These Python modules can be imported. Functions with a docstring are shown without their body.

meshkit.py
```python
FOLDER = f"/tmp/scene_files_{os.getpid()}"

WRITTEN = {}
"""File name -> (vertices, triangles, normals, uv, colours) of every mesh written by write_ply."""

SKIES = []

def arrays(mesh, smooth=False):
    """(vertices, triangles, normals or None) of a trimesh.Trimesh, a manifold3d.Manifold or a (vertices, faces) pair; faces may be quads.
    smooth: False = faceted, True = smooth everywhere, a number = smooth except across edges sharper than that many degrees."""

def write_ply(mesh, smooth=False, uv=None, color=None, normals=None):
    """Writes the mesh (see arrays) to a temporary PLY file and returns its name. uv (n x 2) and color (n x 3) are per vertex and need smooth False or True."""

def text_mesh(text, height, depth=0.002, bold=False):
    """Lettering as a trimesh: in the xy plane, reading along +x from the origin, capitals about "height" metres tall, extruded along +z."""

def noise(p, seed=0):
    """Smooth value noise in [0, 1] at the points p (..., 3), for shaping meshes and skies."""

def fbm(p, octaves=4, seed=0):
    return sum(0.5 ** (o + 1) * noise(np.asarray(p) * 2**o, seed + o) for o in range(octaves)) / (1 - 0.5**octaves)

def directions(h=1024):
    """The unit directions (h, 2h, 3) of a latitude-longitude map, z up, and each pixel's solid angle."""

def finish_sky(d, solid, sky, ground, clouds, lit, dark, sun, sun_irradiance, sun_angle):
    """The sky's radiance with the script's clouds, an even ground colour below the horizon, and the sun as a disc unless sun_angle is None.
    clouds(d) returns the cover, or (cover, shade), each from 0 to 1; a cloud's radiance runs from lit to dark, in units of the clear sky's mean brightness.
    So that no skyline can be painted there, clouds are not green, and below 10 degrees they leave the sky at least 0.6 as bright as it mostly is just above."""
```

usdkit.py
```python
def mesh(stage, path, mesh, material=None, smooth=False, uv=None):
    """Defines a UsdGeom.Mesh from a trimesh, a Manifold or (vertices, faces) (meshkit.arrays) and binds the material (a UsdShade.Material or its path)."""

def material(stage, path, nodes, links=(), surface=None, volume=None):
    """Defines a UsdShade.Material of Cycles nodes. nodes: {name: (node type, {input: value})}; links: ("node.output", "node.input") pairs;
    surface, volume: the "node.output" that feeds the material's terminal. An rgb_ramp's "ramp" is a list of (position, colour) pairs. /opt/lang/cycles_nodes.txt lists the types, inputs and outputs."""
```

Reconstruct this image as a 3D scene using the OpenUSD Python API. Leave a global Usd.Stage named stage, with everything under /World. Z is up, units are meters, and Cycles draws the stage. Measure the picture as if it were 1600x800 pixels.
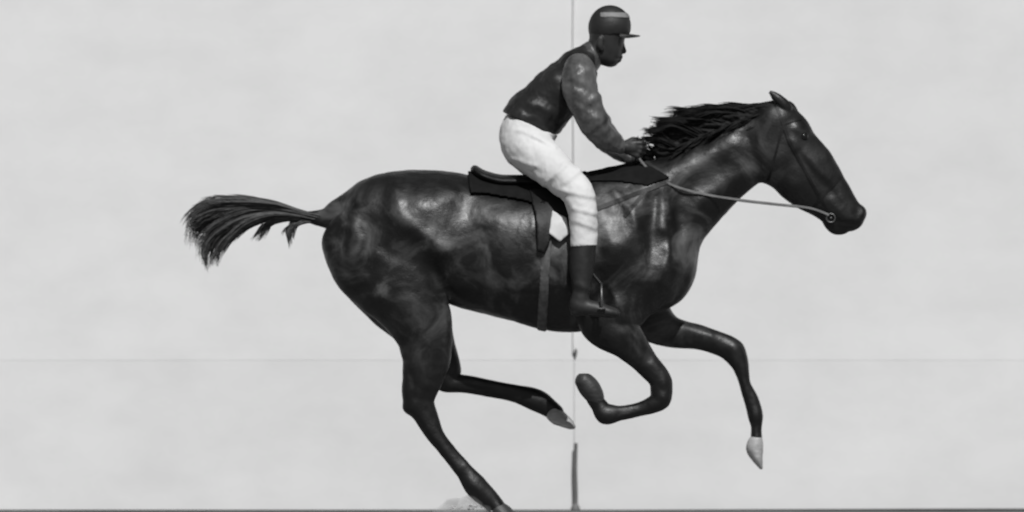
import math
import numpy as np
import trimesh
import meshkit
import usdkit
from pxr import Gf, Sdf, Usd, UsdGeom, UsdLux, UsdShade
from scipy.interpolate import PchipInterpolator

rng = np.random.default_rng(7)
stage = Usd.Stage.CreateInMemory()
UsdGeom.SetStageUpAxis(stage, UsdGeom.Tokens.z)
UsdGeom.SetStageMetersPerUnit(stage, 1.0)
world = UsdGeom.Xform.Define(stage, '/World')
stage.SetDefaultPrim(world.GetPrim())
UsdGeom.Scope.Define(stage, '/World/Looks')

# ---------------------------------------------------------------- camera
S = 350.0                      # pixels of the photograph per metre at the horse
GY = 825.0                     # image row of the ground under the horse
D, H = 30.0, 1.0               # camera distance and height
WALL = 2.66                    # distance of the wall behind the horse
def X(px): return (px - 800.0) / S
def Z(py): return (GY - py) / S
cam = UsdGeom.Camera.Define(stage, '/World/camera')
width = 1600 / S
cam.CreateHorizontalApertureAttr(36.0)
cam.CreateVerticalApertureAttr(18.0)
cam.CreateFocalLengthAttr(36.0 * D / width)
cam.CreateVerticalApertureOffsetAttr((Z(400) - H) / width * 36.0)
cam.CreateClippingRangeAttr(Gf.Vec2f(0.1, 2000))
cam.CreateExposureAttr(-0.15)
cam.CreateFocusDistanceAttr(26.5)          # an old, soft lens focused a little short
cam.CreateFStopAttr(3.2)
cx = UsdGeom.Xformable(cam)
cx.AddTranslateOp().Set(Gf.Vec3d(0, -D, H))
cx.AddRotateXOp().Set(90.0)

# ---------------------------------------------------------------- sky and sun
SUN_EL, SUN_AZ = math.radians(50), math.radians(12)     # azimuth to the right of the camera, on its side of the wall
sun_dir = np.array([math.sin(SUN_AZ) * math.cos(SUN_EL), -math.cos(SUN_AZ) * math.cos(SUN_EL), math.sin(SUN_EL)])
sky_mat = usdkit.material(stage, '/World/Looks/sky', {
    'sky': ('sky_texture', {'sky_type': 'single_scattering', 'sun_disc': False, 'sun_elevation': SUN_EL,
                            'sun_rotation': math.atan2(sun_dir[0], sun_dir[1])}),
    'bw': ('rgb_to_bw', {}),                               # a black and white photograph
    'bg': ('background_shader', {'strength': 0.05})},
    [('sky.color', 'bw.color'), ('bw.val', 'bg.color')], surface='bg.background')
dome = UsdLux.DomeLight.Define(stage, '/World/sky')
UsdShade.MaterialBindingAPI.Apply(dome.GetPrim()).Bind(sky_mat)
dome.GetPrim().SetCustomDataByKey('kind', 'structure')
sun = UsdLux.DistantLight.Define(stage, '/World/sun')
sun.CreateIntensityAttr(1.0)
sun.CreateNormalizeAttr(True)
sun.CreateAngleAttr(0.5)
sun.CreateColorAttr(Gf.Vec3f(1, 1, 1))
sx = UsdGeom.Xformable(sun)
sx.AddRotateZOp().Set(math.degrees(math.atan2(sun_dir[0], -sun_dir[1])))
sx.AddRotateXOp().Set(90 - math.degrees(SUN_EL))

# ---------------------------------------------------------------- scene helpers
used = {}
def numbered(path):
    n = used.get(path, 0)
    used[path] = n + 1
    return path if n == 0 else f'{path}_{n:03d}'
base = {}
def tag(p, label=None, cat=None, group=None, kind=None):
    for k, v in (('label', label), ('category', cat), ('group', group), ('kind', kind)):
        if v:
            p.SetCustomDataByKey(k, v)
    return p
def thing(name, label, cat, loc=(0, 0, 0)):
    path = numbered('/World/' + name)
    x = UsdGeom.Xform.Define(stage, path)
    x.AddTranslateOp().Set(Gf.Vec3d(*map(float, loc)))
    base[path] = np.array(loc, float)
    return tag(x.GetPrim(), label, cat)
def obj(name, mesh, mat, parent=None, smooth=True, label=None):
    pp = '/World' if parent is None else str(parent.GetPath())
    path = numbered(pp + '/' + name)
    o = base.get(pp, np.zeros(3))
    base[path] = o
    v, f = np.array(mesh.vertices) - o, np.array(mesh.faces)
    m = usdkit.mesh(stage, path, (v, f), mat, smooth=smooth)
    return tag(m.GetPrim(), label)

# ---------------------------------------------------------------- materials (black and white: all greys)
def g(v): return (v, v, v)
def grey_mat(name, lo, hi, rough=0.5, scale=6.0, spec=0.5, bump=0.0, bump_scale=60.0, detail=5.0, stretch=(1, 1, 1), sheen=0.0, coat=0.0, metallic=0.0, bump_dist=0.01):
    nodes = {'tc': ('geometry', {}) if False else ('texture_coordinate', {}),
             'mp': ('mapping', {'scale': stretch}),
             'n': ('noise_texture', {'scale': scale, 'detail': detail, 'roughness': 0.6}),
             'r': ('rgb_ramp', {'ramp': [(0.3, g(lo)), (0.7, g(hi))]}),
             'p': ('principled_bsdf', {'roughness': rough, 'specular_ior_level': spec, 'sheen_weight': sheen, 'coat_weight': coat, 'metallic': metallic})}
    links = [('tc.object', 'mp.vector'), ('mp.vector', 'n.vector'), ('n.fac', 'r.fac'), ('r.color', 'p.base_color')]
    if bump:
        nodes['bn'] = ('noise_texture', {'scale': bump_scale, 'detail': 4.0, 'roughness': 0.6})
        nodes['b'] = ('bump', {'strength': bump, 'distance': bump_dist})
        links += [('mp.vector', 'bn.vector'), ('bn.fac', 'b.height'), ('b.normal', 'p.normal')]
    return usdkit.material(stage, '/World/Looks/' + name, nodes, links, surface='p.BSDF')

M = {}
M['coat'] = usdkit.material(stage, '/World/Looks/coat', {     # bay: black legs, face; unlit topline and barrel, shoulder, neck sheen painted into colour
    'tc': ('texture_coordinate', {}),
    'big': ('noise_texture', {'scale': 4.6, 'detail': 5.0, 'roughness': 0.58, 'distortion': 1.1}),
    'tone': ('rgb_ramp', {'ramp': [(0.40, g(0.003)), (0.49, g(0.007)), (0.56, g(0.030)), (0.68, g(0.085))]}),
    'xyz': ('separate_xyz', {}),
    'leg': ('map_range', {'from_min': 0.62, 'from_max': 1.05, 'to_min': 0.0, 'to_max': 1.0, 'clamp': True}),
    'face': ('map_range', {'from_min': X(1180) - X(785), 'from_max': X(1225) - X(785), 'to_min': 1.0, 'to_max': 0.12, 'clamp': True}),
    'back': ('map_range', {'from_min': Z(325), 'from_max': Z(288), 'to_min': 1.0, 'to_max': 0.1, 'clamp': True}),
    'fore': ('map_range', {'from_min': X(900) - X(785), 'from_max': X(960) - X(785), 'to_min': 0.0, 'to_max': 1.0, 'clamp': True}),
    'topline_shade': ('math', {'math_type': 'maximum'}),
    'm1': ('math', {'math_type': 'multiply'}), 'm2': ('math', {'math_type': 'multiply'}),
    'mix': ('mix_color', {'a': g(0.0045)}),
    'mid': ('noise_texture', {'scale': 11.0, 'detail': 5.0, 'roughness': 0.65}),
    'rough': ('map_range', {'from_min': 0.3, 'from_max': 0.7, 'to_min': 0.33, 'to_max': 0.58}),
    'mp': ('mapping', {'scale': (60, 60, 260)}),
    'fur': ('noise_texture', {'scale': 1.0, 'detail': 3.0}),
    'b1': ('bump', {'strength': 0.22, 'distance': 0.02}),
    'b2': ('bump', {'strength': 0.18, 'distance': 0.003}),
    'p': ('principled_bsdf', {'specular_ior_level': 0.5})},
    [('tc.object', 'big.vector'), ('big.fac', 'tone.fac'), ('tc.object', 'xyz.vector'), ('xyz.z', 'leg.value'), ('xyz.x', 'face.value'), ('xyz.z', 'back.value'), ('xyz.x', 'fore.value'), ('back.result', 'topline_shade.value1'), ('fore.result', 'topline_shade.value2'), ('leg.result', 'm1.value1'), ('face.result', 'm1.value2'), ('m1.value', 'm2.value1'), ('topline_shade.value', 'm2.value2'), ('m2.value', 'mix.fac'), ('tone.color', 'mix.b'), ('mix.result', 'p.base_color'),
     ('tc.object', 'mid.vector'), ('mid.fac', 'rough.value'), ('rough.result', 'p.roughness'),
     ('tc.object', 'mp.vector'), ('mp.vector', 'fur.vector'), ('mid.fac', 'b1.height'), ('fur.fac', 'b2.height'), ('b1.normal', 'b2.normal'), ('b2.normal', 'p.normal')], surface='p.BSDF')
M['hair'] = grey_mat('hair', 0.005, 0.014, rough=0.65, scale=30, spec=0.18, stretch=(1, 1, 3))
M['tail_hair'] = grey_mat('tail_hair', 0.05, 0.12, rough=0.7, scale=30, spec=0.2, stretch=(1, 1, 3))
M['hoof'] = grey_mat('hoof', 0.28, 0.46, rough=0.55, scale=25, stretch=(1, 1, 4), bump=0.2)
M['dark_hoof'] = grey_mat('dark_hoof', 0.025, 0.05, rough=0.5, scale=25, stretch=(1, 1, 4), bump=0.2)
M['eye'] = grey_mat('eye', 0.006, 0.01, rough=0.08)
M['skin'] = grey_mat('skin', 0.020, 0.032, rough=0.5, scale=20, bump=0.2, bump_scale=200, bump_dist=0.002)
M['satin'] = grey_mat('satin', 0.010, 0.030, rough=0.46, scale=8, spec=0.3, bump=0.4, bump_scale=16, stretch=(1, 1, 0.6), bump_dist=0.015)
M['sleeve'] = grey_mat('sleeve', 0.012, 0.15, rough=0.42, scale=9, spec=0.5, bump=0.5, bump_scale=18, stretch=(1, 1, 0.6), bump_dist=0.015)
M['breeches'] = grey_mat('breeches', 0.62, 0.68, rough=0.85, scale=10, spec=0.2, bump=0.25, bump_scale=20, bump_dist=0.01)
M['boot'] = grey_mat('boot', 0.010, 0.028, rough=0.55, scale=12, bump=0.2, bump_scale=22)
M['cap'] = grey_mat('cap', 0.012, 0.022, rough=0.55, scale=12, bump=0.2, bump_scale=40)
M['cap_stripe'] = grey_mat('cap_stripe', 0.13, 0.24, rough=0.6, scale=30)
M['leather'] = grey_mat('leather', 0.006, 0.012, spec=0.25, rough=0.5, scale=20, bump=0.3, bump_scale=60, bump_dist=0.004)
M['rein'] = grey_mat('rein', 0.14, 0.22, rough=0.5, scale=30)
M['pale_leather'] = grey_mat('pale_leather', 0.5, 0.62, rough=0.6, scale=30)
M['pad'] = grey_mat('pad', 0.005, 0.010, rough=0.85, scale=20, spec=0.15, bump=0.3, bump_scale=80, bump_dist=0.004)
M['white_cloth'] = grey_mat('white_cloth', 0.52, 0.66, rough=0.85, scale=14, spec=0.2)
M['girth'] = grey_mat('girth', 0.05, 0.14, rough=0.7, scale=30, spec=0.3, bump=0.3, bump_scale=120, bump_dist=0.003)
M['steel'] = grey_mat('steel', 0.12, 0.22, rough=0.5, metallic=1.0)
M['dirt'] = grey_mat('dirt', 0.10, 0.20, rough=0.95, scale=1.2, spec=0.1, bump=0.8, bump_scale=9, detail=9, bump_dist=0.05)
M['loose_dirt'] = grey_mat('loose_dirt', 0.25, 0.45, rough=0.95, scale=12, spec=0.1)
M['stake'] = grey_mat('stake', 0.10, 0.17, rough=0.8, scale=20, stretch=(1, 1, 0.2))
M['cord'] = grey_mat('cord', 0.74, 0.80, rough=0.9, scale=40)
M['timber'] = grey_mat('timber', 0.035, 0.09, rough=0.9, scale=3, stretch=(0.5, 4, 4), bump=0.4, bump_scale=12)
def wall_mat(name, tone):
    return usdkit.material(stage, '/World/Looks/' + name, {
        'tc': ('texture_coordinate', {}),
        'big': ('noise_texture', {'scale': 0.9, 'detail': 6.0, 'roughness': 0.55}),
        'mp': ('mapping', {'scale': (0.8, 1, 1.3)}),
        'streak': ('noise_texture', {'scale': 3.4, 'detail': 8.0, 'roughness': 0.6}),
        'ra': ('rgb_ramp', {'ramp': [(0.25, g(tone * 0.93)), (0.75, g(tone))]}),
        'rb': ('rgb_ramp', {'ramp': [(0.3, g(0.94)), (0.6, g(1.0))]}),
        'mul': ('mix_color', {'blend_type': 'multiply', 'fac': 1.0}),
        'fine': ('noise_texture', {'scale': 180.0, 'detail': 3.0}),
        'b': ('bump', {'strength': 0.12, 'distance': 0.002}),
        'p': ('principled_bsdf', {'roughness': 0.95, 'specular_ior_level': 0.1})},
        [('tc.object', 'big.vector'), ('tc.object', 'mp.vector'), ('mp.vector', 'streak.vector'), ('big.fac', 'ra.fac'), ('streak.fac', 'rb.fac'),
         ('ra.color', 'mul.a'), ('rb.color', 'mul.b'), ('mul.result', 'p.base_color'),
         ('tc.object', 'fine.vector'), ('fine.fac', 'b.height'), ('b.normal', 'p.normal')], surface='p.BSDF')
M['wall_a'] = wall_mat('wall_a', 0.79)
M['wall_b'] = wall_mat('wall_b', 0.78)
M['wall_c'] = wall_mat('wall_c', 0.765)
M['wall_d'] = wall_mat('wall_d', 0.76)
M['dust'] = usdkit.material(stage, '/World/Looks/dust', {'v': ('principled_volume', {'color': g(0.9), 'density': 9.0, 'anisotropy': 0.0})}, [], volume='v.volume')

# ---------------------------------------------------------------- ground and wall
def grid_mesh(xs, ys, zf):
    xx, yy = np.meshgrid(xs, ys, indexing='ij')
    v = np.stack([xx, yy, zf(xx, yy)], -1).reshape(-1, 3)
    n, m = len(xs), len(ys)
    i = (np.arange(n - 1)[:, None] * m + np.arange(m - 1)[None]).ravel()
    f = np.vstack([np.stack([i, i + m, i + m + 1], 1), np.stack([i, i + m + 1, i + 1], 1)])
    return trimesh.Trimesh(v, f, process=False)
gx = np.concatenate([[-400, -120, -40, -15], np.linspace(-6, 6, 161), [15, 40, 120, 400]])
gy = np.concatenate([[-400, -120, -50, -20, -8], np.linspace(-4, 3.2, 97), [8, 40, 120, 400]])
def ground_z(x, y):
    p = np.stack([x * 1.7, y * 1.7, 0 * x], -1)
    near = np.exp(-(np.maximum(np.hypot(x, y) - 5, 0) / 2) ** 2)
    return near * ((meshkit.fbm(p, 5, 3) - 0.5) * 0.03 * np.clip((WALL - y) / 0.6, 0.15, 1)) - 0.006
tag(obj('ground', grid_mesh(gx, gy, ground_z), M['dirt']), 'bare dark dirt running track in front of the white wall', 'ground', kind='structure')

wall = thing('white_wall', 'tall white canvas-clad wall filling the background behind the horse', 'wall', (0, WALL, 0))
k = (D + WALL) / D
def XW(px): return X(px) * k
def ZW(py): return H + (Z(py) - H) * k
back = trimesh.creation.box((30.2, 0.12, 3.35)); back.apply_translation((0, WALL + 0.085, 1.675))
obj('backing_wall', back, M['wall_c'], wall, smooth=False)
seam_z = ZW(562)
seams = XW(897) + np.arange(-5, 6) * 2.95
def wall_panel(x0, x1, z0, z1, proud, seed):
    nx, nz = 60, 40
    xs, zs = np.linspace(x0 + 0.001, x1 - 0.001, nx), np.linspace(z0, z1, nz)
    xx, zz = np.meshgrid(xs, zs, indexing='ij')
    n = meshkit.fbm(np.stack([xx * 0.9, zz * 1.3, 0 * xx], -1), 4, 5)
    dy = WALL - proud + (n - 0.5) * 0.016
    dy[:, 0] = dy[:, 0]
    front = np.stack([xx, dy, zz], -1).reshape(-1, 3)
    i = (np.arange(nx - 1)[:, None] * nz + np.arange(nz - 1)[None]).ravel()
    f = np.vstack([np.stack([i, i + nz, i + nz + 1], 1), np.stack([i, i + nz + 1, i + 1], 1)])
    edge = np.concatenate([np.arange(nx) * nz, (nx - 1) * nz + np.arange(1, nz), (np.arange(nx - 2, -1, -1)) * nz + nz - 1, np.arange(nz - 2, 0, -1)])
    rim = front[edge].copy(); rim[:, 1] = WALL + 0.02
    v = np.vstack([front, rim]); o = len(front); m = len(edge)
    a = np.arange(m); b = (a + 1) % m
    f = np.vstack([f, np.stack([edge[a], o + a, edge[b]], 1), np.stack([edge[b], o + a, o + b], 1)])
    return trimesh.Trimesh(v, f, process=False)
for i in range(len(seams) - 1):
    obj('wall_panel', wall_panel(seams[i], seams[i + 1], 0.0, seam_z, 0.0, i * 3.1), M['wall_c' if i % 2 == 0 else 'wall_d'], wall, smooth=50)
    obj('wall_panel', wall_panel(seams[i], seams[i + 1], seam_z - 0.002, 3.3, 0.0008, i * 3.1 + 40), M['wall_a' if i % 2 == 0 else 'wall_b'], wall, smooth=50)

# low dark timber along the foot of the wall, a little higher towards the right
def prism(poly_xz, y0, y1):
    p = np.array(poly_xz, float); n = len(p)
    v = np.vstack([np.c_[p[:, 0], np.full(n, y0), p[:, 1]], np.c_[p[:, 0], np.full(n, y1), p[:, 1]]])
    tri = trimesh.creation.triangulate_polygon(__import__('shapely').Polygon(p), engine='earcut')[1] if n > 4 else np.array([[0, 1, 2], [0, 2, 3]])
    a = np.arange(n); b = (a + 1) % n
    f = np.vstack([tri, tri[:, ::-1] + n, np.stack([a, a + n, b], 1), np.stack([b, a + n, b + n], 1)])
    m = trimesh.Trimesh(v, f, process=False); trimesh.repair.fix_normals(m)
    return m
tb = prism([(-15, -0.05), (15, -0.05), (15, 0.016), (XW(1475), 0.006), (XW(600), -0.004), (-15, -0.02)], WALL - 0.06, WALL - 0.012)
tag(obj('base_timber', tb, M['timber'], smooth=False), 'low dark timber lying along the foot of the white wall', 'timber')

def tube(pts, rad, n=8):
    pts = np.asarray(pts, float); rad = np.broadcast_to(np.asarray(rad, float), len(pts))
    t = np.gradient(pts, axis=0); t /= np.maximum(np.linalg.norm(t, axis=1, keepdims=True), 1e-9)
    ref = np.array([0, 1.0, 0]) if abs(t[:, 1]).mean() < 0.8 else np.array([0, 0, 1.0])
    a = np.cross(t, ref); a /= np.maximum(np.linalg.norm(a, axis=1, keepdims=True), 1e-9); b = np.cross(t, a)
    th = np.arange(n) / n * 2 * np.pi
    v = pts[:, None] + rad[:, None, None] * (np.cos(th)[None, :, None] * a[:, None] + np.sin(th)[None, :, None] * b[:, None])
    v = v.reshape(-1, 3); N = len(pts)
    i = np.arange(N - 1)[:, None] * n; j = np.arange(n)[None]; j2 = (j + 1) % n
    f = np.vstack([np.stack([i + j, i + j2, i + n + j2], -1).reshape(-1, 3), np.stack([i + j, i + n + j2, i + n + j], -1).reshape(-1, 3)])
    v = np.vstack([v, pts[0], pts[-1]]); c0, c1 = len(v) - 2, len(v) - 1; j = np.arange(n)
    f = np.vstack([f, np.stack([np.full(n, c0), (j + 1) % n, j], 1), np.stack([np.full(n, c1), (N - 1) * n + j, (N - 1) * n + (j + 1) % n], 1)])
    return trimesh.Trimesh(v, f, process=False)

cy = WALL - 0.016
cord = thing('hanging_cord', 'thin pale cord hanging down the white wall behind the rider, ending under the belly', 'cord', (XW(897), cy, ZW(550)))
cz = np.linspace(3.3, ZW(550), 40)
obj('line', tube(np.c_[XW(897) + 0.002 * np.sin(cz * 5), np.full(40, cy), cz], 0.006), M['cord'], cord)
bob = np.array([(0, 0.012), (0.004, 0.013), (0.010, 0.006), (0.012, -0.006), (0.009, -0.02), (0.004, -0.032), (0, -0.034)])
wb = trimesh.creation.revolve(bob[::-1] * 0.8, sections=14); wb.apply_translation((XW(899), cy, ZW(548)))
obj('weight', wb, M['stake'], cord)
hk = tube([(XW(897), cy, 3.29), (XW(897), WALL + 0.01, 3.31)], 0.006); obj('hook', hk, M['stake'], cord)
stake = thing('thin_stake', 'thin dark stake standing upright at the foot of the white wall, below the belly', 'stake', (XW(899), cy - 0.02, 0))
zz = np.linspace(-0.02, ZW(692), 24)
obj('rod', tube(np.c_[XW(899) + 0.0015 * np.sin(zz * 23), np.full(24, cy - 0.02), zz], np.interp(zz, [0, 0.03, 0.34], [0.013, 0.0105, 0.0095])), M['stake'], stake)
ft = trimesh.creation.revolve(np.array([(0, -0.02), (0.024, -0.02), (0.022, 0.010), (0.012, 0.03), (0, 0.03)]), sections=16); ft.apply_translation((XW(899), cy - 0.02, 0))
obj('foot', ft, M['stake'], stake)

# ---------------------------------------------------------------- implicit modelling
class Field:
    def __init__(s, px0, px1, y0, y1, py0, py1, h):
        s.h = h
        s.x = np.arange(X(px0), X(px1), h, dtype=np.float32)
        s.y = np.arange(y0, y1, h, dtype=np.float32)
        s.z = np.arange(Z(py1), Z(py0), h, dtype=np.float32)
        s.o = np.array([s.x[0], s.y[0], s.z[0]])
        s.F = np.full((len(s.x), len(s.y), len(s.z)), 0.3, np.float32)
    def like(s):
        n = object.__new__(Field); n.__dict__.update(s.__dict__); n.F = np.full_like(s.F, 0.3)
        return n
    def sl(s, lo, hi):
        r = []
        for k, ax in enumerate((s.x, s.y, s.z)):
            a = int(np.clip(np.floor((lo[k] - s.o[k]) / s.h), 0, len(ax) - 1)); b = int(np.clip(np.ceil((hi[k] - s.o[k]) / s.h) + 1, a + 1, len(ax)))
            r.append(slice(a, b))
        return tuple(r)
    def spheres(s, c, r, w, k=0.02, off=0.0, pad=0.06):
        """c (n,3) centres, r radius in the x-z plane, w radius in y, all metres; union, blended into the field with k."""
        r = np.maximum(r + off, 0.003); w = np.maximum(w + off, 0.003)
        R = np.c_[r, w, r] + pad
        box = s.sl((c - R).min(0), (c + R).max(0))
        T = np.full_like(s.F[box], 0.3)
        bo = [b.start for b in box]
        for ci, ri, wi, Ri in zip(c, r, w, R):
            q = s.sl(ci - Ri, ci + Ri)
            dx, dy, dz = s.x[q[0]] - ci[0], s.y[q[1]] - ci[1], s.z[q[2]] - ci[2]
            pl = dx[:, None] ** 2 + dz[None] ** 2
            k0 = np.sqrt(pl[:, None] / ri ** 2 + dy[None, :, None] ** 2 / wi ** 2)
            k1 = np.sqrt(pl[:, None] / ri ** 4 + dy[None, :, None] ** 2 / wi ** 4)
            d = k0 * (k0 - 1) / np.maximum(k1, 1e-6)
            t = tuple(slice(a.start - b, a.stop - b) for a, b in zip(q, bo))
            T[t] = np.minimum(T[t], d)
        A = s.F[box]
        if k > 0:
            hh = np.maximum(k - np.abs(A - T), 0) / k
            s.F[box] = np.minimum(A, T) - hh * hh * k * 0.25
        else:
            s.F[box] = np.minimum(A, T)
    def chain(s, st, k=0.02, off=0.0):
        """st rows: px, py, radius px, half depth m, depth m."""
        a = np.array(st, float)
        P = np.c_[X(a[:, 0]), a[:, 4], Z(a[:, 1])]
        t = np.r_[0, np.cumsum(np.maximum(np.linalg.norm(np.diff(P, axis=0), axis=1), 1e-4))]
        n = max(3, int(t[-1] / max(0.006, 0.13 * a[:, 2].min() / S)) + 1)
        u = np.linspace(0, t[-1], min(n, 90))
        I = PchipInterpolator(t, np.c_[P, a[:, 2] / S, a[:, 3]])(u)
        s.spheres(I[:, :3], I[:, 3], I[:, 4], k, off)
    def ball(s, px, py, r, w, y, k=0.015, off=0.0):
        s.spheres(np.array([[X(px), y, Z(py)]]), np.array([r / S]), np.array([w]), k, off)
    def bones(s, pts, rad, k=0.004, off=0.0):
        """3-D points in metres with radii."""
        pts = np.asarray(pts, float); t = np.r_[0, np.cumsum(np.linalg.norm(np.diff(pts, axis=0), axis=1))]
        u = np.linspace(0, t[-1], max(3, int(t[-1] / 0.003)))
        c = np.stack([np.interp(u, t, pts[:, q]) for q in range(3)], 1); r = np.interp(u, t, np.broadcast_to(rad, len(t)))
        s.spheres(c, r, r, k, off, pad=0.03)
    def relief(s, line, sig, amp, side=0):
        """raises (amp > 0) or hollows a band along a polyline given in pixels; side -1 near, 1 far, 0 both."""
        p = np.array(line, float); P = np.c_[X(p[:, 0]), Z(p[:, 1])]; sg = sig / S
        lo, hi = P.min(0) - 3 * sg, P.max(0) + 3 * sg
        q = s.sl((lo[0], s.y[0], lo[1]), (hi[0], s.y[-1], hi[1]))
        xx, zz = s.x[q[0]][:, None], s.z[q[2]][None]
        d2 = np.full((xx.shape[0], zz.shape[1]), 1e9)
        segs = zip(P[:-1], P[1:]) if len(P) > 1 else [(P[0], P[0] + 1e-6)]
        for a, b in segs:
            ab = b - a; t = np.clip(((xx - a[0]) * ab[0] + (zz - a[1]) * ab[1]) / (ab @ ab), 0, 1)
            d2 = np.minimum(d2, (xx - a[0] - t * ab[0]) ** 2 + (zz - a[1] - t * ab[1]) ** 2)
        w = amp * np.exp(-d2 / (2 * sg * sg))
        m = np.clip(np.abs(s.y) / 0.05, 0, 1)
        if side:
            m = m * (np.sign(s.y) == side)
        s.F[q] -= (w[:, None] * m[None, :, None]).astype(np.float32)
    def mask2d(s, poly):
        """signed distance in x-z to a polygon in pixels (negative inside)."""
        p = np.array(poly, float); P = np.c_[X(p[:, 0]), Z(p[:, 1])]
        xx, zz = s.x[:, None], s.z[None]
        d2 = np.full((len(s.x), len(s.z)), 1e9); ins = np.zeros(d2.shape, bool)
        for a, b in zip(P, np.roll(P, -1, 0)):
            ab = b - a; t = np.clip(((xx - a[0]) * ab[0] + (zz - a[1]) * ab[1]) / (ab @ ab), 0, 1)
            d2 = np.minimum(d2, (xx - a[0] - t * ab[0]) ** 2 + (zz - a[1] - t * ab[1]) ** 2)
            if abs(ab[1]) > 1e-12:
                c = (a[1] > zz) != (b[1] > zz)
                ins ^= c & (xx < ab[0] * (zz - a[1]) / ab[1] + a[0])
        return (np.sqrt(d2) * np.where(ins, -1, 1)).astype(np.float32)
    def drape(s, poly, t, side=0, mult=1.0):
        n = s.like(); m = s.mask2d(poly)
        n.F = np.maximum(s.F - t, m[:, None, :] * mult)
        if side:
            n.F = np.maximum(n.F, (-side * s.y)[None, :, None])
        return n.mesh(4)
    def surf(s, px, py, side=-1):
        """depth of the surface at a pixel, on the near (-1) or far side."""
        i = int(round((X(px) - s.o[0]) / s.h)); kz = int(round((Z(py) - s.o[2]) / s.h))
        f = s.F[i, :, kz]; idx = np.where(f < 0)[0]
        if len(idx) == 0:
            return 0.0
        return float(s.y[idx[0]] if side < 0 else s.y[idx[-1]])
    def mesh(s, smooth=2):
        F = s.F; inside = F < 0
        c = np.zeros(tuple(n - 1 for n in F.shape), np.uint8)
        for a in np.ndindex(2, 2, 2):
            c += inside[a[0]:F.shape[0] - 1 + a[0], a[1]:F.shape[1] - 1 + a[1], a[2]:F.shape[2] - 1 + a[2]]
        cell = np.argwhere((c > 0) & (c < 8))
        idx = np.full(c.shape, -1, np.int64); idx[tuple(cell.T)] = np.arange(len(cell))
        cor = np.array(list(np.ndindex(2, 2, 2)))
        val = np.stack([F[tuple((cell + a).T)] for a in cor], 1)
        acc = np.zeros((len(cell), 3)); cnt = np.zeros(len(cell))
        for i in range(8):
            for j in range(i + 1, 8):
                if np.abs(cor[i] - cor[j]).sum() == 1:
                    a, b = val[:, i], val[:, j]; m = (a < 0) != (b < 0)
                    t = np.where(m, a / np.where(m, a - b, 1), 0)
                    acc += m[:, None] * (cor[i] + t[:, None] * (cor[j] - cor[i])); cnt += m
        v = (cell + acc / cnt[:, None]) * s.h + s.o
        faces = []
        for ax in range(3):
            o = [1, 1, 1]; o[ax] = 0
            sh = [slice(1, n - 1) for n in F.shape]
            A = tuple(slice(1, n - 1) if q != ax else slice(0, n - 1) for q, n in enumerate(F.shape))
            B = tuple(slice(1, n - 1) if q != ax else slice(1, n) for q, n in enumerate(F.shape))
            ia, ib = inside[A], inside[B]
            for flip, mm in ((0, ia & ~ib), (1, ~ia & ib)):
                e = np.argwhere(mm)
                if not len(e):
                    continue
                e = e + np.array([1 if q != ax else 0 for q in range(3)])
                u, w = [(1, 2), (2, 0), (0, 1)][ax]
                def at(du, dw):
                    q = e.copy(); q[:, u] -= du; q[:, w] -= dw
                    return idx[tuple(q.T)]
                quad = np.stack([at(1, 1), at(0, 1), at(0, 0), at(1, 0)], 1)
                faces.append(quad[:, ::-1] if flip else quad)
        q = np.vstack(faces); q = q[(q >= 0).all(1)]
        m = trimesh.Trimesh(v, np.vstack([q[:, [0, 1, 2]], q[:, [0, 2, 3]]]), process=False)
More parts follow.
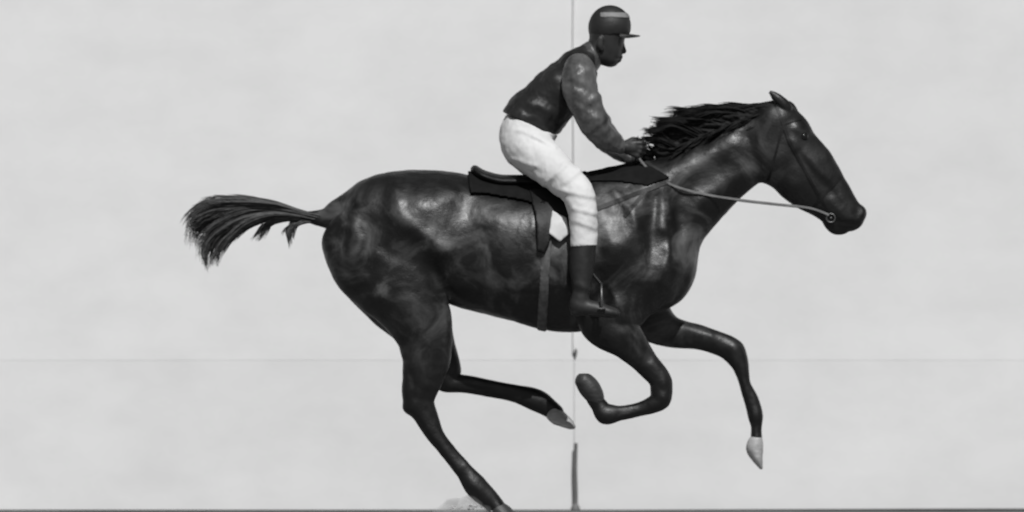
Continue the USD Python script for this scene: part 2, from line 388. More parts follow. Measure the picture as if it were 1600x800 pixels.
        if smooth:
            trimesh.smoothing.filter_taubin(m, lamb=0.5, nu=0.52, iterations=smooth * 2)
        return m

def wrinkle(m, freq, amp, seed=0, octaves=3):
    v = np.array(m.vertices)
    n = meshkit.fbm(v * np.asarray(freq), octaves, seed) - 0.5
    m.vertices = v + np.array(m.vertex_normals) * (n * 2 * amp)[:, None]
    return m

# ---------------------------------------------------------------- the horse
Fh = Field(470, 1375, -0.40, 0.40, 120, 835, 0.0068)
trunk = [(612, 356, 87, .245, 0), (645, 360, 95, .265, 0), (700, 369, 100, .285, 0), (760, 387, 101, .30, 0), (825, 397, 107, .305, 0), (885, 400, 119, .29, 0), (940, 396, 115, .255, 0), (1000, 395, 90, .215, 0), (1013, 411, 77, .19, 0)]
Fh.chain(trunk, 0)
neck = [(960, 362, 96, .19, 0), (1020, 335, 83, .15, 0), (1068, 306, 68, .118, 0), (1113, 274, 57, .095, 0), (1152, 246, 52, .082, 0), (1190, 222, 50, .08, 0)]
Fh.chain(neck, 0.05)
head = [(1214, 196, 40, .088, 0), (1222, 225, 52, .092, 0), (1252, 265, 51.5, .085, 0), (1293, 306, 37, .066, 0), (1318, 333, 28, .058, 0), (1327, 338, 24, .055, 0)]
Fh.chain(head, 0.02)
Fh.ball(1213, 244, 46, .085, 0, 0.02)
Fh.ball(1342, 333, 11, .045, 0, 0.012)
Fh.chain([(1300, 345, 14, .04, 0), (1308, 355, 12, .034, 0), (1318, 357, 9, .03, 0)], 0.006)
for sd in (-1, 1):
    Fh.chain([(1228, 168, 9, .022, sd * .05), (1216, 155, 7.5, .02, sd * .058), (1203, 144, 2.5, .008, sd * .062)], 0.008)
for sd in (-1, 1):
    Fh.chain([(556, 382, 52, .10, sd * .09), (560, 410, 46, .10, sd * .10), (590, 449, 41, .09, sd * .12)], 0.03)
# near hind leg, planted
nh = [(610, 395, 86, .13, -.12), (628, 438, 72, .125, -.135), (648, 481, 56, .11, -.15), (665, 528, 43, .085, -.155), (667, 556, 38, .07, -.155), (661, 590, 31, .058, -.155), (655, 622, 25, .046, -.155), (666, 648, 18.5, .04, -.155), (681, 678, 13.8, .033, -.155), (696, 698, 12.6, .031, -.155), (724, 733, 13.2, .031, -.155), (745, 760, 18, .042, -.155), (769, 783, 14.5, .036, -.155), (778, 793, 13, .04, -.155)]
Fh.chain(nh, 0.03)
Fh.ball(641, 635, 11, .028, -.155, 0.015)
# far hind leg, swinging forward
fh = [(612, 395, 88, .13, .12), (630, 450, 72, .12, .135), (655, 500, 49, .10, .15), (677, 545, 34, .07, .155), (690, 577, 30, .052, .155), (700, 598, 17, .042, .155), (727, 601, 14.5, .034, .155), (769, 609, 13.5, .031, .155), (806, 616, 14.5, .032, .155), (838, 626, 18, .042, .155), (860, 640, 15, .036, .155), (868, 646, 14, .04, .155)]
Fh.chain(fh, 0.03)
# near foreleg, folded
nf = [(985, 420, 62, .10, -.125), (968, 470, 50, .095, -.14), (946, 498, 42, .08, -.15), (978, 532, 29, .065, -.155), (1008, 566, 20, .05, -.155), (1032, 598, 17.5, .046, -.155), (1033, 620, 16, .044, -.155), (1016, 633, 12, .036, -.155), (994, 640, 10, .03, -.155), (968, 645, 11, .03, -.155), (947, 647, 15.5, .04, -.155), (934, 631, 12, .034, -.155), (928, 622, 12, .038, -.155)]
Fh.chain(nf, 0.022)
# far foreleg, reaching
ff = [(985, 430, 60, .09, .125), (1005, 485, 42, .085, .14), (1048, 518, 25, .062, .15), (1088, 526, 20.5, .052, .15), (1120, 535, 19, .047, .15), (1146, 548, 19.5, .046, .15), (1158, 570, 14, .04, .15), (1166, 600, 9, .03, .15), (1178, 632, 11.5, .03, .15), (1182, 650, 11.8, .036, .15), (1184, 670, 9.5, .03, .15), (1184, 686, 10, .034, .15)]
Fh.chain(ff, 0.022)
# dock of the tail
Fh.chain([(578, 336, 49, .12, 0), (540, 337, 31, .07, 0), (508, 341, 15, .035, 0), (470, 337, 8, .02, 0)], 0.03)
for sd in (-1, 1):
    Fh.ball(1004, 428, 58, .11, sd * .115, 0.04)
# muscles, bones and hollows
R = Fh.relief
R([(617, 298), (621, 330), (640, 355), (668, 372), (695, 392)], 9, 0.016)
R([(600, 300), (590, 345), (610, 400)], 14, -0.012)
R([(650, 325)], 18, 0.012); R([(695, 308)], 16, 0.012)
R([(725, 335), (740, 380), (745, 420)], 20, -0.020)
R([(555, 330), (548, 400)], 10, 0.010); R([(575, 350), (575, 420)], 10, -0.010)
R([(590, 400), (615, 412)], 8, 0.006); R([(600, 462), (645, 475)], 9, 0.005)
R([(700, 440)], 11, 0.014); R([(675, 415), (690, 470)], 10, -0.012)
R([(790, 335), (830, 340)], 22, 0.010)
for i in range(8):
    x0 = 770 + i * 17
    R([(x0 + 12, 350), (x0, 400), (x0 - 14, 455)], 5, 0.0028)
R([(1010, 300), (990, 345), (965, 400)], 16, 0.018); R([(1022, 310), (1015, 370), (1012, 420)], 8, -0.014)
R([(1035, 295), (1035, 355)], 9, 0.014); R([(1060, 310), (1058, 370)], 12, -0.010)
R([(955, 380), (1000, 395), (1015, 420)], 12, 0.014); R([(990, 425), (1003, 450)], 14, 0.010)
R([(1085, 330), (1075, 380), (1055, 420)], 9, 0.012); R([(1100, 312)], 9, 0.012)
R([(950, 450), (975, 500), (1000, 538)], 6, 0.010); R([(935, 430), (945, 480)], 8, -0.010)
R([(1050, 395), (1035, 440)], 10, 0.010); R([(1065, 440), (1030, 470)], 8, -0.010)
R([(1050, 268), (1090, 250), (1135, 225)], 11, 0.010); R([(1070, 300), (1130, 262)], 9, -0.007)
R([(1120, 300), (1160, 275)], 8, 0.007)
R([(1168, 215), (1178, 255), (1185, 280)], 7, -0.012)
R([(1196, 262), (1222, 280), (1240, 288)], 8, 0.007)
R([(1238, 222), (1290, 280)], 6, 0.008); R([(1248, 240), (1290, 300)], 7, -0.007)
R([(1246, 200), (1258, 208)], 7, 0.011); R([(1338, 334), (1343, 330)], 4, -0.010)
R([(1338, 351), (1316, 348), (1300, 343)], 2.6, -0.007)
R([(655, 560), (668, 600)], 6, 0.006); R([(645, 585), (648, 620)], 5, -0.006)
R([(650, 612), (645, 640)], 5, 0.005); R([(668, 640), (690, 672), (722, 722)], 3, -0.0035); R([(660, 655), (684, 690), (716, 735)], 3, 0.003)
R([(735, 752), (748, 764)], 6, 0.004); R([(985, 528), (1012, 560)], 4, -0.005); R([(972, 520), (1000, 556)], 5, 0.005)
R([(1034, 598)], 6, 0.004); R([(1035, 620)], 5, 0.004); R([(1010, 634), (965, 645)], 2.5, -0.003)
R([(1068, 512), (1110, 525)], 6, 0.005); R([(1062, 530), (1110, 541)], 5, -0.004); R([(1150, 545)], 7, 0.004); R([(1168, 590), (1176, 625)], 2.5, -0.003)
R([(720, 603), (800, 614)], 3, -0.003); R([(635, 560), (650, 600)], 4, -0.005); R([(690, 500), (690, 560)], 6, -0.005)
R([(1240, 235), (1262, 275), (1278, 300)], 3, 0.004); R([(1288, 282), (1312, 318)], 4, -0.004); R([(1100, 360), (1080, 400)], 5, -0.006); R([(1045, 330), (1042, 400), (1030, 440)], 5, 0.008)
R([(960, 300), (985, 330), (1000, 370)], 6, 0.008); R([(925, 330), (935, 400)], 8, -0.006); R([(880, 440), (910, 490)], 7, 0.006)
horse_body = Fh.mesh()

horse = thing('horse', 'dark glossy racehorse at full gallop to the right, tail flying', 'horse', (X(785), -0.155, 0))
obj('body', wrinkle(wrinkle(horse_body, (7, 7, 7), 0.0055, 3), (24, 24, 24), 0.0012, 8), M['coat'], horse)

def hoof(name_mat, box, st, sole, label=None):
    y = st[0][4]
    F = Field(*box[:2], y - 0.09, y + 0.09, *box[2:], 0.0032)
    F.chain(st, 0)
    F.F = np.maximum(F.F, F.mask2d(sole)[:, None, :])
    R2 = [(p[0], p[1]) for p in st]
    m = wrinkle(F.mesh(3), (40, 40, 40), 0.0012, 5)
    obj('hoof', m, M[name_mat], horse, label=label)
hoof('dark_hoof', (755, 825, 775, 840), [(779, 795, 13.5, .043, -.155), (788, 807, 18, .055, -.155), (797, 816, 17, .058, -.155), (803, 820, 13, .05, -.155)], [(740, 770), (840, 770), (840, 824), (740, 824)])
hoof('hoof', (845, 915, 625, 690), [(866, 647, 13.5, .044, .155), (876, 656, 12.5, .052, .155), (888, 663, 8.5, .054, .155), (896, 668, 4, .04, .155)], [(840, 640), (890, 620), (925, 660), (905, 676), (858, 662)], 'pale grey hoof of the raised hind leg')
hoof('dark_hoof', (885, 955, 570, 640), [(931, 622, 12.5, .042, -.155), (920, 605, 16.5, .054, -.155), (912, 595, 14, .054, -.155)], [(880, 640), (880, 583), (950, 583), (970, 640)])
hoof('hoof', (1155, 1210, 670, 750), [(1184, 688, 9.5, .034, .15), (1181, 701, 13.5, .048, .15), (1184, 714, 9.5, .046, .15), (1189, 727, 5, .03, .15), (1191, 732, 3, .02, .15)], [(1150, 660), (1215, 660), (1215, 745), (1150, 745)], 'pale grey hoof of the reaching foreleg')
for sd in (-1, 1):
    ey = trimesh.creation.icosphere(3, 0.021); ey.apply_translation((X(1255), Fh.surf(1255, 214, sd) - sd * 0.011, Z(214)))
    obj('eye', ey, M['eye'], horse)

# hair: locks swept along guides
def locks(guides, n, r, jit, depth, n_pts=14, taper=0.12, clump=14, rngl=rng):
    G = []
    for gd in guides:
        a = np.array(gd, float); t = np.r_[0, np.cumsum(np.linalg.norm(np.diff(a, axis=0), axis=1))]
        G.append(PchipInterpolator(t / t[-1], a)(np.linspace(0, 1, n_pts)))
    G = np.array(G); out = []
    u = np.linspace(0, 1, n_pts)
    for kk in range(n):
        if kk % clump == 0:
            q0, ph, am0, ln0 = rngl.uniform(0, max(len(G) - 1, 1e-6)), rngl.uniform(0, 6.28, 3), rngl.normal(0, 1.15, 3), rngl.uniform(0.62, 1.03)
        q = float(np.clip(q0 + rngl.normal(0, 0.06), 0, len(G) - 1.001)); am = am0 + rngl.normal(0, 0.32, 3); ln = ln0 * rngl.uniform(0.86, 1.03)
        i = min(int(q), max(len(G) - 2, 0)); f = q - i
        p = G[i] * (1 - f) + (G[i + 1] if len(G) > 1 else G[i]) * f
        p = np.stack([np.interp(u * min(ln, 1), u, p[:, c]) for c in range(2)], 1)
        wob = u ** 1.2
        px = p[:, 0] + jit * wob * (am[0] + 0.6 * np.sin(u * 7 + ph[0])); py = p[:, 1] + jit * wob * (am[1] + 0.6 * np.sin(u * 6 + ph[1]))
        yy = depth * am[2] * (0.35 + 0.65 * u) + 0.006 * np.sin(u * 8 + ph[2])
        rr = r * rngl.uniform(0.5, 1.2) * (np.interp(u, [0, .15, .6, 1], [0.8, 1, 0.8, taper]))
        out.append(tube(np.c_[X(px), yy, Z(py)], rr, 4))
    return trimesh.util.concatenate(out)
tail = [locks([[(500, 336), (462, 328), (430, 319), (375, 313), (334, 312), (302, 325), (288, 344)],
               [(500, 338), (462, 331), (430, 324), (372, 324), (330, 334), (302, 352), (297, 378)],
               [(495, 341), (462, 335), (430, 332), (382, 338), (345, 360), (322, 390), (325, 420)],
               [(490, 343), (460, 339), (430, 338), (395, 347), (368, 366), (348, 388), (336, 410)]], 3600, 0.0034, 4.5, 0.026),
        locks([[(480, 345), (450, 342), (430, 342), (415, 350), (405, 363), (391, 376)], [(480, 345), (450, 343), (432, 344), (421, 350), (416, 360), (408, 374)]], 260, 0.0035, 3.0, 0.015),
        locks([[(492, 344), (468, 346), (452, 352), (445, 366), (448, 392)], [(495, 346), (475, 348), (463, 354), (458, 362), (460, 378)]], 260, 0.0035, 3.0, 0.015),
        locks([[(508, 338), (480, 338), (455, 332), (425, 326), (400, 324)]], 90, 0.008, 3.0, 0.012)]
obj('tail', trimesh.util.concatenate(tail), M['tail_hair'], horse)

Fm = Field(985, 1260, -0.13, 0.13, 130, 275, 0.005)
Fm.chain([(1200, 172, 14, .045, 0), (1160, 186, 20, .04, 0), (1120, 203, 24, .035, 0), (1080, 219, 28, .032, 0), (1050, 228, 24, .03, 0), (1032, 237, 16, .028, 0)], 0)
core = wrinkle(Fm.mesh(), (22, 25, 55), 0.022, 9)
mane = [core,
        locks([[(1205, 168), (1190, 162), (1165, 166), (1140, 170), (1115, 180)], [(1180, 180), (1150, 172), (1125, 173), (1100, 178), (1075, 188)],
               [(1140, 198), (1115, 186), (1088, 182), (1062, 186), (1040, 198)], [(1105, 218), (1075, 200), (1050, 194), (1028, 203), (1006, 198)],
               [(1072, 238), (1048, 218), (1030, 210), (1014, 210), (1000, 212)], [(1045, 246), (1036, 238), (1026, 230), (1018, 224)]], 2000, 0.0038, 5.5, 0.024, n_pts=11),
        locks([[(1205, 172), (1188, 190), (1168, 204)], [(1175, 182), (1155, 198), (1132, 212)], [(1150, 190), (1125, 207), (1105, 223)], [(1105, 208), (1085, 228), (1066, 244)], [(1070, 224), (1050, 240), (1033, 252)]], 700, 0.0042, 3.6, 0.016, n_pts=9)]
ml = mane[-1]
ml.vertices[:, 1] -= 0.040
# the forelock between the ears
mane.append(locks([[(1222, 158), (1236, 160), (1247, 174), (1257, 194)], [(1222, 160), (1234, 166), (1243, 182), (1250, 200)]], 60, 0.006, 1.0, 0.014, n_pts=9))
obj('mane', trimesh.util.concatenate(mane), M['hair'], horse)

# ---------------------------------------------------------------- tack
saddle = thing('saddle', 'small dark racing saddle with pad and girth under the rider', 'saddle', (X(820), 0, Z(290)))
obj('saddle_pad', Fh.drape([(731, 268), (740, 262), (800, 262), (880, 258), (915, 262), (926, 300), (892, 330), (860, 327), (815, 313), (765, 304), (735, 302)], 0.020), M['pad'], saddle)
Fs = Field(720, 920, -0.24, 0.24, 235, 345, 0.005)
Fs.chain([(742, 265, 7, .12, 0), (756, 276, 10, .15, 0), (790, 284, 11, .14, 0), (840, 284, 11, .12, 0), (880, 276, 12, .10, 0), (894, 268, 8, .07, 0)], 0.01)
obj('seat', Fs.mesh(), M['leather'], saddle)
for sd in (-1, 1):
    obj('flap', Fh.drape([(826, 296), (892, 296), (888, 340), (866, 350), (858, 380), (850, 398), (839, 392), (836, 340)], 0.026, sd), M['leather'], saddle)
for sd in (-1, 1):
    obj('cloth_corner', Fh.drape([(862, 330), (884, 341), (889, 366), (874, 379), (857, 366)], 0.034, sd), M['white_cloth'], saddle, label='pale corner of the saddle cloth showing behind the knee')
obj('girth', Fh.drape([(846, 372), (862, 372), (858, 430), (853, 530), (838, 530), (843, 430)], 0.007), M['girth'], saddle, label='pale grey girth strap round the belly')
def surf_fine(px, py, side):
    x, z = (X(px) - Fh.o[0]) / Fh.h, (Z(py) - Fh.o[2]) / Fh.h
    i, q = int(x), int(z); u, w = x - i, z - q
    col = sum(wt * Fh.F[i + a, :, q + b] for a, b, wt in ((0, 0, (1 - u) * (1 - w)), (1, 0, u * (1 - w)), (0, 1, (1 - u) * w), (1, 1, u * w)))
    k = np.where(col < 0)[0]
    if not len(k):
        return None
    k0, k1 = (k[0], k[0] - 1) if side < 0 else (k[-1], k[-1] + 1)
    t = col[k0] / (col[k0] - col[k1])
    return float(Fh.y[k0] + t * (Fh.y[k1] - Fh.y[k0]))
def skin_strap(a, b, w, side, t=0.005, n=60):
    a, b = np.array(a, float), np.array(b, float); d = (b - a) / np.linalg.norm(b - a); nn = np.array([-d[1], d[0]]) * w / 2
    rows = []
    for f in np.linspace(0, 1, n):
        c = a + (b - a) * f
        ys = [surf_fine(*(c + nn * e), side) for e in (-1, 1)]
        if ys[0] is None or ys[1] is None:
            continue
        rows.append([(X(c[0] + nn[0] * e), y + side * o, Z(c[1] + nn[1] * e)) for e, y, o in ((-1, ys[0], -0.006), (-1, ys[0], t), (1, ys[1], t), (1, ys[1], -0.006))])
    v = np.array(rows).reshape(-1, 3); m = len(rows)
    i = np.arange(m - 1)[:, None] * 4; j = np.arange(4)[None]; j2 = (j + 1) % 4; e = (m - 1) * 4
    f = np.vstack([np.stack([i + j, i + j2, i + 4 + j2], -1).reshape(-1, 3), np.stack([i + j, i + 4 + j2, i + 4 + j], -1).reshape(-1, 3), [[0, 2, 1], [0, 3, 2], [e, e + 1, e + 2], [e, e + 2, e + 3]]])
    mm = trimesh.Trimesh(v, f, process=False); trimesh.repair.fix_normals(mm)
    return mm
for sd in (-1, 1):
    obj('breast_strap', skin_strap((932, 327), (1044, 284), 7, sd), M['leather'], saddle, smooth=40)
    obj('breast_strap', skin_strap((974, 340), (1007, 300), 6, sd), M['leather'], saddle, smooth=40)
obj('wither_shade_layer', wrinkle(Fh.drape([(898, 250), (985, 246), (1020, 262), (1046, 278), (1010, 291), (960, 283), (925, 284), (903, 292)], 0.012), (14, 14, 14), 0.007, 61), M['pad'], saddle)  # added dark layer standing in for shade and mane over the withers
# stirrups
for sd in (-1, 1):
    yc = sd * 0.355
    th = np.linspace(-0.15 * np.pi, 1.15 * np.pi, 24)
    loop = np.c_[X(938) + 0 * th, yc + 0.060 * np.cos(th), Z(470) + 0.075 * np.sin(th)]
    iron = trimesh.util.concatenate([tube(loop, 0.006), trimesh.creation.box((0.034, 0.12, 0.010), transform=trimesh.transformations.translation_matrix((X(938), yc, Z(470) - 0.036)))])
    st = obj('stirrup', iron, M['steel'], saddle)
    sl = tube([(X(896), sd * 0.27, Z(330)), (X(905), sd * 0.30, Z(380)), (X(922), sd * 0.325, Z(425)), (X(938), yc, Z(444))], 0.009, 6)
    obj('stirrup_leather', sl, M['leather'], saddle)

bridle = thing('bridle', 'leather bridle on the horse head with reins running to the hands', 'bridle', (X(1260), 0, Z(250)))
for sd in (-1, 1):
    for nm, p0, p1, w in (('headpiece', (1209, 158), (1234, 226), 5), ('cheek_strap', (1234, 226), (1296, 338), 4), ('browband', (1222, 194), (1262, 182), 4),
                          ('noseband', (1268, 326), (1314, 276), 4), ('throat_latch', (1222, 198), (1199, 284), 3.5)):
        obj(nm, skin_strap(p0, p1, w, sd, 0.004), M['leather'], bridle, smooth=40)
for sd in (-1, 1):
    rg = trimesh.creation.torus(0.019, 0.0035, 28, 8); rg.apply_transform(trimesh.transformations.rotation_matrix(math.pi / 2, (1, 0, 0)))
    rg.apply_translation((X(1297), sd * 0.068, Z(341))); obj('bit_ring', rg, M['steel'], bridle)
obj('bit_bar', tube([(X(1297), -0.070, Z(341)), (X(1303), 0, Z(343)), (X(1297), 0.070, Z(341))], 0.007), M['steel'], bridle)

def ribbon(pts, w, t=0.004):
    """flat strap: wide in z, thin in y."""
    p = np.asarray(pts, float); u = np.r_[0, np.cumsum(np.linalg.norm(np.diff(p, axis=0), axis=1))]
    q = PchipInterpolator(u, p)(np.linspace(0, u[-1], 70)); d = np.gradient(q, axis=0)[:, [0, 2]]; d /= np.linalg.norm(d, axis=1, keepdims=True)
    n = np.c_[-d[:, 1], 0 * d[:, 0], d[:, 0]] * w / 2; o = np.array([0, t / 2, 0])
    v = np.stack([q + n - o, q + n + o, q - n + o, q - n - o], 1).reshape(-1, 3)
    i = np.arange(69)[:, None] * 4; j = np.arange(4)[None]; j2 = (j + 1) % 4
    f = np.vstack([np.stack([i + j, i + j2, i + 4 + j2], -1).reshape(-1, 3), np.stack([i + j, i + 4 + j2, i + 4 + j], -1).reshape(-1, 3), [[0, 2, 1], [0, 3, 2], [276, 277, 278], [276, 278, 279]]])
    m = trimesh.Trimesh(v, f, process=False); trimesh.repair.fix_normals(m)
    return m
for sd in (-1, 1):
    path = [(994, 242), (1014, 266), (1045, 288), (1095, 303), (1150, 312), (1210, 319), (1262, 325), (1294, 336)]
    P = []
    for px, py in path:
        yy = sd * 0.085 if px < 1020 else (sd * 0.072 if px > 1290 else sd * (max(abs(Fh.surf(px, py, sd)), 0.09) + 0.012 if px < 1150 else np.interp(px, [1150, 1294], [0.105, 0.072])))
        P.append((X(px), yy, Z(py)))
    obj('rein', ribbon(P, 0.0095), M['rein'], bridle, smooth=30)

# ---------------------------------------------------------------- the rider
Fr = Field(765, 1030, -0.46, 0.46, -5, 510, 0.0045)
torso = [(840, 176, 44, .145, 0), (872, 144, 42, .155, 0), (897, 119, 34, .165, 0), (905, 104, 26, .15, 0)]
hips = [(818, 216, 38, .165, 0), (830, 200, 39, .155, 0), (842, 180, 40, .14, 0)]
def arm(sd): return [(904, 109, 24, .055, .165), (908, 135, 26, .06, .205), (926, 180, 23, .052, .215), (956, 222, 19, .045, .165), (984, 246, 11, .032, .105)] if sd > 0 else [(904, 109, 24, .055, sd * .165), (904, 133, 27, .06, sd * .205), (919, 177, 24, .052, sd * .215), (940, 212, 21, .045, sd * .165), (971, 231, 11, .032, sd * .105)]
def leg(sd): return [(820, 228, 36, .10, sd * .085), (850, 254, 33, .09, sd * .175), (878, 280, 28, .08, sd * .27), (902, 304, 25, .072, sd * .325), (910, 340, 22, .064, sd * .345), (911, 388, 21, .06, sd * .352)]
def shin(sd): return [(911, 378, 19.5, .056, sd * .352), (908, 420, 18.5, .052, sd * .355), (907, 455, 14, .04, sd * .358), (903, 474, 14, .037, sd * .358)]
def foot(sd): return [(901, 480, 12, .032, sd * .358), (925, 482, 12, .038, sd * .358), (948, 487, 9.5, .04, sd * .36), (960, 489, 7, .03, sd * .36)]
IN = -0.017
def hand(F, sd, wx, wy, off=0.0):
    w = np.array([X(wx), sd * 0.105, Z(wy)]); f = np.array([0.97, 0, -0.16]); f /= np.linalg.norm(f)
    u = np.array([0.16, 0, 0.97]); o = np.array([0, float(sd), 0])
    f = f - 0.25 * o; f /= np.linalg.norm(f)
    F.bones([w - f * 0.02, w + f * 0.02, w + f * 0.05], [0.026, 0.027, 0.024], 0.01)
    for q, (du, ln) in enumerate(((0.030, 0.083), (0.010, 0.088), (-0.010, 0.084), (-0.029, 0.076))):
        kn = w + f * ln + u * du + o * 0.006
        F.bones([w + f * 0.015 + u * du * 0.5, kn], [0.014, 0.0115], 0.006)
        s = (1.0, 1.08, 1.0, 0.82)[q]
        p1 = kn + (0.55 * f - 0.83 * o) * 0.038 * s
        p2 = p1 + (-0.62 * f - 0.55 * o) * 0.026 * s
        p3 = p2 + (-0.85 * f + 0.45 * o) * 0.020 * s
        F.bones([kn, p1, p2, p3], [0.0112, 0.0098, 0.009, 0.0078], 0.002)
    F.bones([w + f * 0.018 + u * 0.018, w + f * 0.045 + u * 0.041 - o * 0.012, w + f * 0.074 + u * 0.044 - o * 0.026, w + f * 0.096 + u * 0.036 - o * 0.040], [0.015, 0.0125, 0.0105, 0.0085], 0.004)
Fr.chain(torso, 0, IN); Fr.chain(hips, 0.03, IN)
for sd in (-1, 1):
    Fr.chain(arm(sd), 0.03, IN if True else 0); Fr.chain(leg(sd), 0.03, IN); Fr.chain(shin(sd), 0.02, IN); Fr.chain(foot(sd), 0.02, IN)
Fr.chain([(905, 106, 22, .08, 0), (920, 90, 19, .062, 0), (934, 76, 18, .058, 0)], 0.03)
Fr.ball(951, 43, 29, .074, 0, 0.01)
Fr.chain([(948, 55, 27, .072, 0), (950, 72, 23.5, .066, 0), (953, 86, 17, .052, 0), (957, 93, 10.5, .03, 0)], 0.02)
Fr.chain([(934, 84, 14, .058, 0), (952, 92, 11, .045, 0)], 0.02)
Fr.chain([(968, 62, 4, .009, 0), (973, 74, 4, .010, 0), (975, 80, 4, .013, 0)], 0.01)
Fr.ball(971, 80, 4, .020, 0, 0.008)
Fr.ball(968, 57, 6, .045, 0, 0.012)
Fr.chain([(970, 89, 3.2, .022, 0)] * 1 + [(969.5, 89.5, 3.2, .022, 0)], 0.005); Fr.chain([(968, 94, 3.2, .02, 0), (967.5, 94.5, 3.2, .02, 0)], 0.005)
for sd in (-1, 1):
    Fr.ball(966, 66, 4.2, .016, sd * .031, 0.004)
    Fr.chain([(938, 62, 5, .008, sd * .076), (937, 70, 5.5, .008, sd * .076), (940, 78, 3.5, .007, sd * .070)], 0.006)
Fr.relief([(970, 91.6), (962, 92)], 1.3, -0.004)
for sd in (-1, 1):
    hand(Fr, sd, *((971, 230) if sd < 0 else (984, 246)))

rider = thing('person', 'jockey in dark satin top, white breeches and dark cap crouching over the galloping horse', 'person', (X(820), 0, Z(290)))
obj('body', Fr.mesh(1), M['skin'], rider)
def cut(F, poly, mult=1.0):
    F.F = np.maximum(F.F, F.mask2d(poly)[:, None, :] * mult)
J = Fr.like()
J.chain([(818, 187, 36, .15, 0)] + torso, 0); J.chain([(842, 180, 42, .147, 0), (846, 186, 32, .13, 0)], 0.02)
J.chain([(903, 104, 27, .12, 0), (915, 93, 23, .08, 0), (923, 85, 20, .068, 0)], 0.03)
cut(J, [(772, 163), (905, 40), (926, 66), (932, 112), (955, 150), (900, 200), (874, 209), (862, 210), (845, 206), (800, 184), (782, 172)])
J.relief([(800, 172), (835, 178), (870, 196)], 5, -0.006); J.relief([(815, 158), (850, 170), (880, 190)], 5, 0.006); J.relief([(840, 130), (862, 165)], 6, -0.005); J.relief([(868, 120), (880, 170)], 5, 0.005)
obj('jersey', wrinkle(J.mesh(), (22, 14, 16), 0.0075, 21), M['satin'], rider)
for sd in (-1, 1):
    A = Fr.like(); A.chain(arm(sd), 0)
    cut(A, [(860, 70), (945, 75), (1010, 215), (985, 262), (940, 255), (870, 150)])
    for a, b, am in (((888, 126), (926, 108), .004), ((892, 132), (922, 150), -.005), ((905, 168), (944, 150), .005), ((900, 160), (936, 178), -.005), ((912, 190), (952, 182), .004), ((925, 212), (955, 192), -.005), ((935, 226), (968, 212), .004)):
        A.relief([a, b], 4.2, am)
    obj('sleeve', wrinkle(A.mesh(), (20, 16, 13), 0.0090, 31), M['sleeve'], rider)
B = Fr.like()
B.chain([(818, 216, 38, .167, 0), (819, 203, 37, .162, 0), (830, 200, 40, .158, 0), (840, 186, 40, .142, 0)], 0)
for sd in (-1, 1):
    B.chain(leg(sd), 0.03)
cut(B, [(760, 168), (790, 179), (830, 197), (850, 206), (880, 214), (960, 240), (960, 300), (940, 385), (880, 386), (760, 300)])
for a, b in (((870, 300), (925, 310)), ((880, 288), (905, 268)), ((850, 290), (880, 262)), ((800, 250), (835, 262)), ((812, 205), (850, 222)), ((835, 215), (866, 232)), ((895, 328), (928, 336)), ((900, 348), (925, 358))):
    B.relief([a, b], 3, 0.0042); B.relief([(a[0] + 4, a[1] + 6), (b[0] + 4, b[1] + 6)], 3.5, -0.0028)
obj('breeches', wrinkle(B.mesh(), (17, 15, 13), 0.0075, 41), M['breeches'], rider)
for sd in (-1, 1):
    Bt = Fr.like(); Bt.chain(shin(sd), 0); Bt.chain(foot(sd), 0.02)
    Bt.chain([(896, 488, 5.5, .026, sd * .358), (902, 488, 5.5, .026, sd * .358)], 0.005)
    Bt.relief([(900, 445), (920, 452)], 4, 0.004); Bt.relief([(900, 456), (920, 462)], 4, -0.003)
    obj('boot', wrinkle(Bt.mesh(), (20, 20, 14), 0.002, 51), M['boot'], rider)
C = Fr.like()
C.ball(953, 41, 33, .084, 0); C.ball(951, 44, 32, .082, 0, 0.004)
cut(C, [(900, -10), (1010, -10), (1010, 52), (985, 54), (950, 55), (918, 62), (905, 62)])
cap = obj('cap', C.mesh(), M['cap'], rider)
Cs = Fr.like(); Cs.ball(953, 41, 34.3, .0875, 0)
cut(Cs, [(937, 20), (984, 20), (988, 29), (937, 28)])
obj('cap_stripe', Cs.mesh(), M['cap_stripe'], cap)
Cp = Fr.like(); Cp.spheres(np.c_[X(np.linspace(972, 990, 10)), np.zeros(10), Z(np.linspace(53, 56.5, 10))], np.full(10, 6.0 / S) * np.linspace(1, 0.7, 10), np.linspace(.075, .045, 10), 0)
pk = np.linspace(0, 1, 14)
th = np.linspace(-1, 1, 25)
top = []
for t in th:
    for q in pk:
        ex = 0.092 * math.sqrt(max(1 - t * t, 0)) * q
        top.append((X(968) + ex, t * 0.078, Z(51) - 0.012 * q - 0.006 * t * t))
top = np.array(top); n_ = len(pk)
i = (np.arange(len(th) - 1)[:, None] * n_ + np.arange(n_ - 1)[None]).ravel()
f1 = np.vstack([np.stack([i, i + n_ + 1, i + n_], 1), np.stack([i, i + 1, i + n_ + 1], 1)])
f2 = f1[:, ::-1] + len(top)
pm = trimesh.Trimesh(np.vstack([top, top - [0, 0, 0.005]]), np.vstack([f1, f2]), process=False)
rim = []
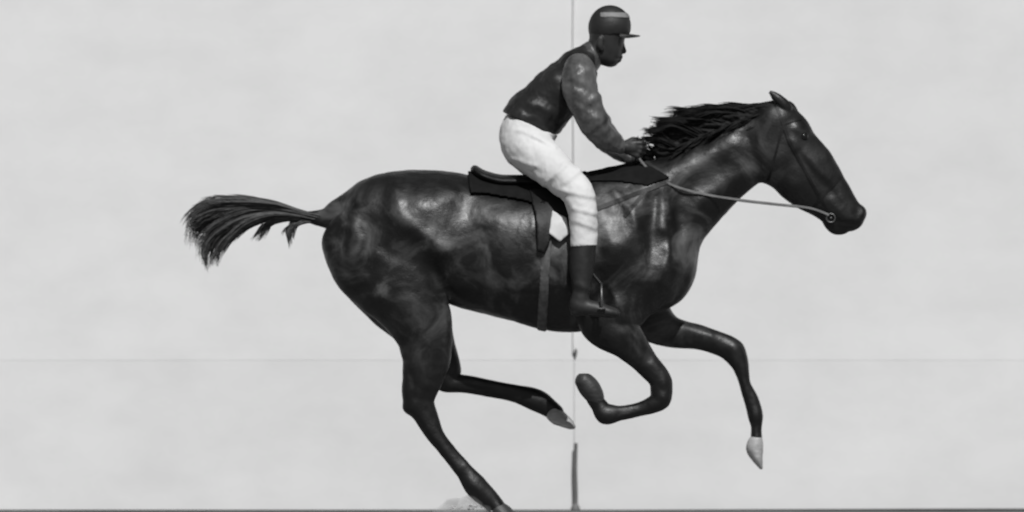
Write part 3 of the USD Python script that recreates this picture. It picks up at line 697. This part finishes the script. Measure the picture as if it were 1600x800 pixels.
for a in range(len(th) - 1):
    p, q = a * n_ + n_ - 1, (a + 1) * n_ + n_ - 1
    rim += [[p, q, q + len(top)], [p, q + len(top), p + len(top)]]
pm = trimesh.Trimesh(pm.vertices, np.vstack([pm.faces, rim]), process=False); trimesh.repair.fix_normals(pm)
obj('cap_peak', pm, M['cap'], cap, smooth=40)
for sd in (-1, 1):
    ey = trimesh.creation.icosphere(2, 0.0105); ey.apply_translation((X(967.5), sd * 0.031, Z(66))); obj('eye', ey, M['eye'], rider)
Co = Fr.like(); Co.chain([(914, 97, 23.5, .078, 0), (926, 84, 21, .070, 0)], 0)
cut(Co, [(908, 60), (916, 56), (940, 98), (934, 114), (922, 112)])
obj('collar', Co.mesh(), M['sleeve'], rider)

# ---------------------------------------------------------------- dust thrown up by the planted hoof
parts = []
for px, py, r, q in ((716, 792, 0.062, 0.45), (738, 786, 0.045, 0.6), (700, 798, 0.05, 0.4), (757, 797, 0.04, 0.6), (690, 802, 0.04, 0.4), (730, 800, 0.06, 0.4)):
    m = trimesh.creation.icosphere(3, 1.0); v = np.array(m.vertices)
    v *= (0.75 + 0.55 * meshkit.fbm(v * 1.8 + px, 4, 5))[:, None]
    m.vertices = v * [r * 1.25, r, r * q * 1.6] + [X(px), -0.16, Z(py)]
    parts.append(m)
tag(obj('dust_cloud', trimesh.util.concatenate(parts), M['dust']), 'small pale puff of dust kicked up behind the planted hind hoof', 'dust', kind='stuff')

clods = []
for i in range(110):
    fly = i < 60
    px = rng.uniform(705, 770) if fly else rng.uniform(560, 860)
    c = np.array([X(px), -0.16 + rng.normal(0, 0.09 if fly else 0.25), (Z(rng.uniform(788, 815)) if fly else 0.002)])
    m = trimesh.creation.icosphere(1, 1.0); v = np.array(m.vertices)
    v *= (0.6 + 0.8 * meshkit.fbm(v * 1.5 + i * 3.3, 3, 4))[:, None]
    m.vertices = v * rng.uniform(0.002, 0.006) * [1.2, 1, 0.8] + c
    clods.append(m)
tag(obj('dirt_clods', trimesh.util.concatenate(clods), M['loose_dirt'], smooth=False), 'loose dirt clods thrown up round the planted hind hoof', 'dirt', kind='stuff')
